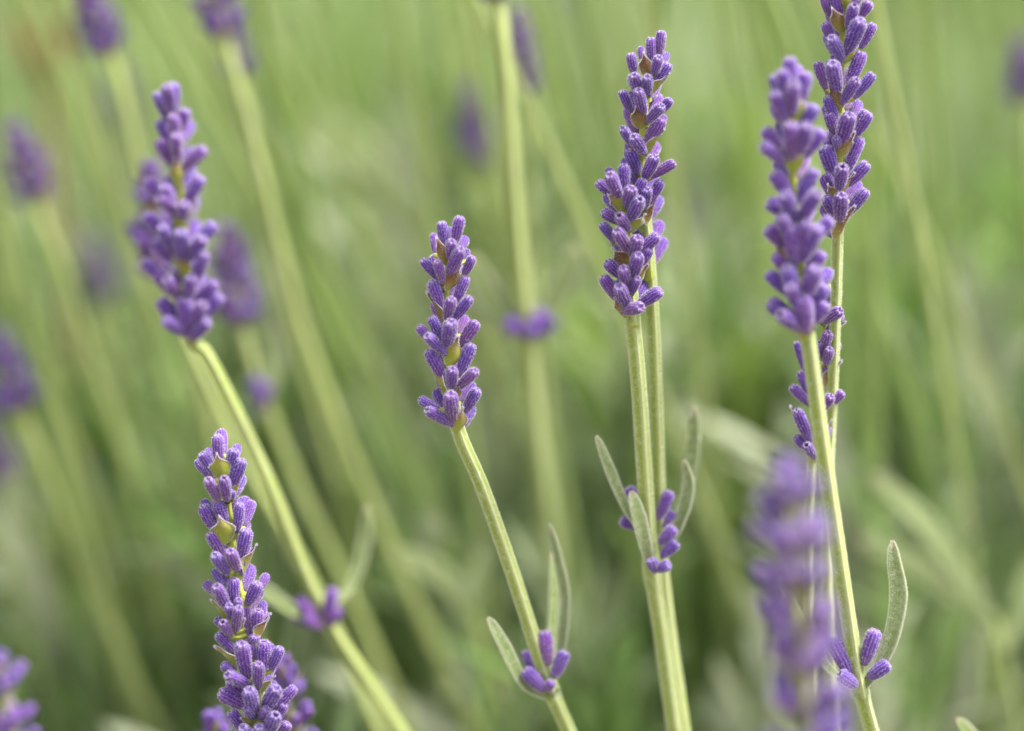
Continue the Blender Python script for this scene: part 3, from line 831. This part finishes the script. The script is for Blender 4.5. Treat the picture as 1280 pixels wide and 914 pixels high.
# --- interrupted whorls on a stalk just behind
buds = cr(920, 300, 2.858, [
    (375, 180, 310, 225, 42, 0), (372, 250, 315, 290, 45, 1), (382, 270, 325, 335, 44, 0), (365, 370, 335, 415, 33, -1), (340, 390, 322, 440, 38, 1), (365, 420, 305, 495, 46, 0),
    (382, 545, 330, 590, 38, 0), (340, 560, 305, 605, 40, 1), (220, 365, 245, 460, 34, 0), (295, 365, 295, 430, 32, 1), (200, 520, 255, 580, 41, 0), (230, 470, 260, 545, 36, 0),
    (215, 610, 260, 710, 44, 1), (210, 705, 262, 750, 40, 0), (250, 735, 280, 775, 41, 1), (335, 670, 300, 735, 34, 0), (330, 330, 310, 400, 40, 1)])
bracts = cr(920, 300, 2.858, [(385, 290, 320, 380, 40, 50), (370, 430, 300, 550, 42, 45), (200, 595, 265, 740, 40, -45), (330, 640, 285, 760, 36, 40)])
AX = [(1036, 355, 6), (1031, 400, 6), (1026, 470, 7), (1020, 530, 7), (1014, 578, 8)]
lw = stalk('loose small whorls of buds on a thin stalk below the tall crisp spike', [(1017, 555, 7.5), (1012, 620, 9), (1010, 720, 12), (1016, 930, 18)], .85)
digit_spike(lw, AX, buds, bracts, back=False)

# --- near spike on the right, softly blurred, its joint sharp
fr = stalk('plump soft lavender spike whose fuzzy stalk has a sharp joint with an upright leaf', [(1003, 395, -14), (1011, 430, -13), (1026, 540, -10), (1048, 690, -5), (1072, 850, 0), (1080, 880, 1.5), (1094, 930, 4)], 1.28, nodes=[(1074, 858, .5)])
buds = cr(930, 60, 2.473, [
    (140, 32, 140, 130, 44, 0), (95, 85, 122, 185, 44, 0), (195, 78, 175, 165, 44, 0), (118, 70, 135, 160, 40, 1), (165, 60, 160, 150, 40, -1), (150, 110, 150, 195, 46, 1), (90, 140, 125, 215, 40, 1), (220, 180, 178, 245, 44, 0),
    (65, 250, 120, 325, 44, 0), (58, 300, 120, 350, 40, 1), (148, 235, 150, 335, 52, 1), (240, 255, 180, 335, 48, 0), (105, 235, 135, 300, 42, -1), (200, 240, 170, 320, 46, 1),
    (92, 385, 140, 455, 44, 0), (215, 375, 175, 465, 46, 0), (75, 475, 145, 515, 48, 0), (125, 455, 152, 525, 48, 1), (225, 445, 178, 525, 48, 1), (180, 400, 165, 450, 40, -1),
    (72, 555, 135, 615, 48, 0), (110, 520, 145, 590, 44, 1), (150, 550, 158, 655, 58, 1), (230, 555, 182, 645, 52, 1), (270, 530, 200, 605, 46, 0), (195, 540, 175, 630, 46, 1),
    (95, 640, 150, 700, 46, 0), (240, 630, 195, 705, 46, 0), (75, 695, 150, 765, 46, 0), (130, 680, 165, 780, 52, 1), (230, 685, 190, 765, 52, 1), (262, 690, 205, 760, 44, -1),
    (80, 785, 160, 850, 52, 0), (188, 765, 190, 870, 62, 1), (112, 820, 170, 865, 48, 1), (250, 735, 205, 805, 46, 0), (140, 740, 170, 800, 46, 1), (255, 790, 205, 850, 46, 0)])
bracts = cr(930, 60, 2.473, [(165, 130, 160, 230, 50, 0), (165, 300, 155, 390, 55, 5), (150, 480, 165, 560, 50, 0), (100, 610, 160, 690, 46, -40), (200, 610, 170, 690, 46, 40), (185, 820, 190, 905, 60, 0)])
digit_spike(fr, [(985, 112, -19), (987, 150, -18.5), (991, 230, -17), (999, 320, -15.5), (1007, 412, -14)], buds, bracts)
leaf(fr, [(1080, 858, 0), (1096, 838, -.5), (1114, 800, -1), (1124, 745, -1), (1118, 700, -.5), (1116, 676, 0)], 23, -.5)
leaf(fr, [(1066, 858, 2), (1035, 835, 4), (1008, 795, 5), (988, 755, 5), (974, 722, 4)], 15, .6)
node_buds(fr, [(1093, 788, 1080, 832, 20, -1.5), (1111, 830, 1084, 848, 18, -1.2), (1042, 800, 1064, 845, 21, -1.2), (1049, 843, 1072, 858, 17, -2.0)], .5)

# --- very near spike, strongly blurred, lower right
nr_ = stalk('strongly blurred lavender spike standing close in front of the fuzzy stalk', [(1020, 1010, -62), (1028, 1080, -60), (1050, 1200, -54)], 1.1)
auto_spike(nr_, [(983, 590, -72), (990, 680, -70), (1000, 790, -67), (1010, 900, -64), (1020, 1010, -62)], 45, 23, 5.8, phase=1.0, size=.95)

# ------------------------------------------------------------------ softer stems behind and before
def flower(label, axis, below, seed, rad=1.1, step=36, size=1.0, soft=True, group=None, phase=0.):
    size *= .82 if soft else 1
    t = stalk(label, [axis[-1]] + below, rad, group, detailed=False)
    auto_spike(t, axis, step, seed, 5.7, soft=soft, size=size, phase=phase)
    return t

l2 = stalk('full blurred lavender spike on a long stalk with buds and leaves at a joint', [(234, 380, 29), (240, 425, 30), (262, 450, 31), (330, 590, 38), (405, 765, 46), (510, 930, 54)], 1.15, nodes=[(405, 775, 46)])
buds = cr(140, 80, 2.54, [
    (195, 62, 195, 155, 48, 0), (150, 90, 170, 165, 44, 0), (175, 70, 185, 150, 44, 1), (235, 145, 212, 215, 44, 0), (150, 180, 180, 245, 44, 0), (200, 165, 205, 255, 44, 1), (145, 245, 190, 315, 46, 0), (205, 225, 208, 305, 44, 1), (292, 268, 225, 335, 46, 0),
    (110, 370, 170, 445, 48, 0), (170, 385, 195, 455, 46, 1), (285, 360, 240, 435, 48, 0), (150, 420, 205, 475, 48, 1), (235, 440, 225, 485, 46, 1), (255, 330, 225, 400, 40, -1),
    (110, 475, 165, 545, 48, 0), (160, 515, 195, 595, 48, 1), (220, 530, 222, 615, 54, 1), (320, 505, 255, 595, 52, 0), (290, 555, 245, 615, 48, 1), (140, 560, 185, 620, 46, 0),
    (100, 625, 170, 695, 46, 0), (300, 605, 260, 690, 48, 1), (170, 685, 215, 745, 48, 1), (250, 675, 242, 745, 48, 1), (330, 695, 260, 755, 46, 0), (135, 660, 190, 730, 46, 0),
    (155, 745, 205, 825, 52, 0), (230, 745, 242, 855, 58, 1), (342, 735, 270, 815, 48, 0), (168, 815, 235, 855, 48, 1), (305, 820, 255, 870, 46, 1), (290, 760, 255, 830, 48, 1)])
bracts = cr(140, 80, 2.54, [(200, 300, 205, 390, 48, -5), (205, 470, 220, 540, 48, 0), (215, 600, 240, 700, 52, -10), (270, 430, 225, 510, 44, 40), (260, 830, 255, 900, 48, 10)])
digit_spike(l2, [(218, 132, 26), (221, 170, 27), (225, 230, 27.5), (231, 316, 28), (240, 425, 30)], buds, bracts)
leaf(l2, [(402, 770, 46), (370, 765, 44), (340, 745, 43), (300, 720, 42)], 22, .6, fuzz=False)
leaf(l2, [(412, 762, 48), (440, 730, 50), (456, 680, 51), (459, 632, 51)], 22, -.6, fuzz=False)
node_buds(l2, [(372, 748, 400, 782, 20, -1), (382, 772, 404, 786, 18, -2), (416, 735, 408, 778, 20, -2), (424, 760, 410, 784, 18, -1), (362, 765, 398, 784, 17, 1)], 46, True)
flower('more blurred lavender spike overlapped by the full blurred one', [(188, 215, 60), (192, 280, 61), (200, 350, 62)], [(238, 440, 66), (310, 590, 72), (390, 730, 78), (480, 930, 86)], 32, 1.1, 32)
l3 = flower('dim lavender spike tucked behind the foot of the full blurred one', [(285, 290, 90), (292, 340, 91), (300, 402, 92)], [(318, 470, 95), (370, 600, 103), (430, 730, 110), (520, 930, 119)], 33, 1.15, 30)
leaf(l3, [(329, 505, 97), (344, 460, 98), (336, 408, 99)], 26, -.1, fuzz=False)
node_buds(l3, [(318, 470, 325, 505, 22, -2), (332, 480, 328, 510, 22, -1), (322, 500, 328, 520, 18, 1)], 96, True)
flower('blurred lavender spike on a broad pale green stalk sweeping down beside the full one', [(262, -60, 78), (270, 0, 79), (281, 52, 80)], [(290, 80, 81), (330, 230, 88), (370, 390, 97), (450, 600, 110), (540, 800, 122), (600, 930, 130)], 34, 1.2, 33)
flower('narrow dim lavender spike close behind the one on the broad leaning stalk', [(285, 20, 105), (294, 60, 106), (303, 108, 107)], [(320, 200, 111), (360, 400, 122), (420, 600, 135), (480, 930, 150)], 35, .9, 34, .8)
flower('blurred lavender spike on a yellowish stalk beside the dried brown shoot', [(105, -20, 95), (118, 20, 96), (140, 72, 97)], [(150, 110, 98), (172, 200, 103), (200, 320, 110), (260, 520, 122), (340, 930, 140)], 36, 1.2, 30)
flower('blurred lavender spike leaning left before the reddish-brown patch', [(18, 165, 112), (32, 210, 113), (50, 268, 114)], [(75, 330, 117), (110, 440, 124), (170, 620, 136), (240, 930, 153)], 37, 1.1, 30)
flower('faint small lavender spike alone at the back beside the bright yellow-green stalk', [(594, 112, 160), (597, 160, 160), (602, 212, 161)], [(610, 300, 166), (625, 450, 176), (650, 700, 195), (670, 930, 210)], 38, 1.1, 28)
b5 = flower('blurred bright yellow-green stalk with a budded joint flanked by two spreading leaves', [(610, -110, 50), (616, -50, 51), (622, 4, 52)], [(628, 60, 54), (638, 200, 62), (648, 330, 70), (658, 415, 74), (672, 560, 100), (700, 760, 140), (720, 930, 170)], 39, 1.6, 33)
leaf(b5, [(655, 412, 74), (625, 390, 73), (600, 350, 72), (588, 318, 71)], 38, 0, fuzz=False)
leaf(b5, [(662, 412, 74), (690, 380, 74), (710, 340, 73), (720, 308, 72)], 38, 0, fuzz=False)
node_buds(b5, [(632, 400, 652, 420, 26, -2), (645, 392, 656, 420, 24, 1), (680, 388, 662, 420, 26, -2), (694, 398, 664, 422, 24, 1), (668, 405, 660, 425, 22, -3)], 74, True)
flower('dim slim lavender spike just behind the bright yellow-green stalk', [(648, 20, 100), (651, 65, 101), (654, 118, 102)], [(660, 200, 106), (672, 400, 117), (690, 650, 132), (710, 930, 150)], 40, .9, 32, .85)
flower('strongly leaning blurred lavender spike just above a deeper purple one', [(-2, 425, 111), (12, 470, 112), (32, 528, 113)], [(60, 600, 117), (110, 720, 126), (180, 880, 138), (220, 960, 145)], 41, 1.2, 32)
flower('deeper purple blurred spike just below a strongly leaning one', [(-25, 520, 150), (-8, 560, 151), (12, 610, 152)], [(40, 680, 156), (90, 800, 165), (150, 940, 176)], 42, 1.1, 32)
flower('vivid purple blurred spike standing close, only its top in view', [(-6, 825, -48), (6, 880, -46), (20, 960, -44)], [(40, 1040, -40), (70, 1140, -34)], 43, 1.1, 42)
flower('faint lavender spike among green stalks beside the spike with star-shaped bracts', [(98, 580, 188), (104, 612, 189), (112, 650, 190)], [(130, 720, 195), (180, 930, 210)], 44, 1.0, 28)
flower('faint greyish lavender spike far behind, next to the full blurred one', [(118, 308, 210), (124, 340, 211), (132, 380, 212)], [(150, 470, 218), (200, 700, 236), (250, 930, 255)], 45, 1.0, 28)
flower('blurred lavender spike behind the foot of the spike with star-shaped bracts', [(352, 830, 34), (360, 880, 35), (372, 960, 37)], [(390, 1020, 40), (420, 1120, 46)], 46, 1.05, 36)
flower('blurred lavender spike top barely rising beside the foot of the star-bract spike', [(268, 900, 30), (276, 950, 31), (290, 1020, 33)], [(310, 1090, 37), (340, 1180, 42)], 47, 1.05, 36)
flower('blurred lavender spike alone beyond the tall crisp one', [(1276, 62, 132), (1280, 95, 133), (1286, 140, 134)], [(1290, 220, 138), (1300, 400, 150), (1310, 700, 168), (1318, 930, 182)], 48, 1.0, 30)
FAR = ['faint lavender smudge of a spike beside the short sharp spike', 'faint lavender smudge of a spike beside the lower of the twin spikes',
       'faint lavender smudge of a spike beyond the bare stalk of the tall crisp one', 'faint lavender smudge of a spike behind the upright leaf of the fuzzy stalk',
       'faint lavender smudge of a spike beyond the tip of the full blurred one']
for i, (x, y, dz) in enumerate([(500, 455, 330), (850, 285, 340), (1085, 330, 350), (1105, 690, 230), (150, 120, 250)]):
    flower(FAR[i], [(x - 4, y - 30, dz), (x, y, dz), (x + 6, y + 45, dz + 2)], [(x + 20, y + 160, dz + 12), (x + 50, y + 420, dz + 35)], 60 + i, 1.0, 28, .9, True, 'far faint spikes')

# --- leafy shoots that show as pale soft leaves low in the picture
def shoot(label, foot, top, leaves, rad=1.0, dry=False):
    t = stalk(label, [top, foot], rad, detailed=False)
    for pts, wd, face in leaves: leaf(t, pts, wd, face, fuzz=False)
    t.name = 'leafy_shoot'
    if dry:
        for c in t.children: c.data.materials[0] = M_DRY
    return t
shoot('leafy shoot with pale arching leaves behind the upright leaf of the fuzzy stalk', (1262, 860, 114), (1240, 770, 108),
      [([(1240, 775, 108), (1205, 725, 104), (1150, 650, 100), (1090, 592, 98)], 34, .4), ([(1245, 800, 109), (1190, 745, 106), (1130, 700, 104), (1072, 672, 104)], 34, .3), ([(1250, 820, 110), (1275, 770, 112), (1290, 700, 114)], 32, -.4)])
shoot('leafy shoot showing a blunt pale leaf tip below the joint of the fuzzy stalk', (1260, 1010, 26), (1240, 960, 24),
      [([(1240, 965, 24), (1220, 930, 22), (1196, 898, 20)], 20, .4), ([(1242, 965, 24), (1262, 940, 25), (1275, 925, 26)], 18, -.4)])
shoot('leafy shoot with one broad pale leaf beside the stalk of the short sharp spike', (610, 830, 120), (590, 770, 115),
      [([(588, 770, 114), (560, 730, 110), (530, 705, 107), (495, 690, 105)], 36, .4), ([(592, 760, 115), (600, 715, 116), (612, 680, 116)], 32, -.3)])
shoot('leafy shoot with pale bright leaves behind the top of the short sharp spike', (545, 330, 170), (520, 280, 165),
      [([(520, 282, 165), (495, 245, 162), (460, 195, 158), (425, 150, 155)], 42, .3), ([(522, 275, 165), (480, 255, 162), (445, 225, 160), (405, 190, 158)], 38, .5)])
shoot('dried reddish-brown shoot blurred at the back behind the leaning spike', (75, 300, 190), (48, -20, 170),
      [([(50, 20, 172), (40, -30, 168), (28, -80, 166)], 40, .3), ([(56, 120, 178), (80, 60, 176), (92, 10, 174)], 40, -.3), ([(58, 110, 178), (36, 60, 176), (20, 10, 174)], 40, .3)], .9, True)
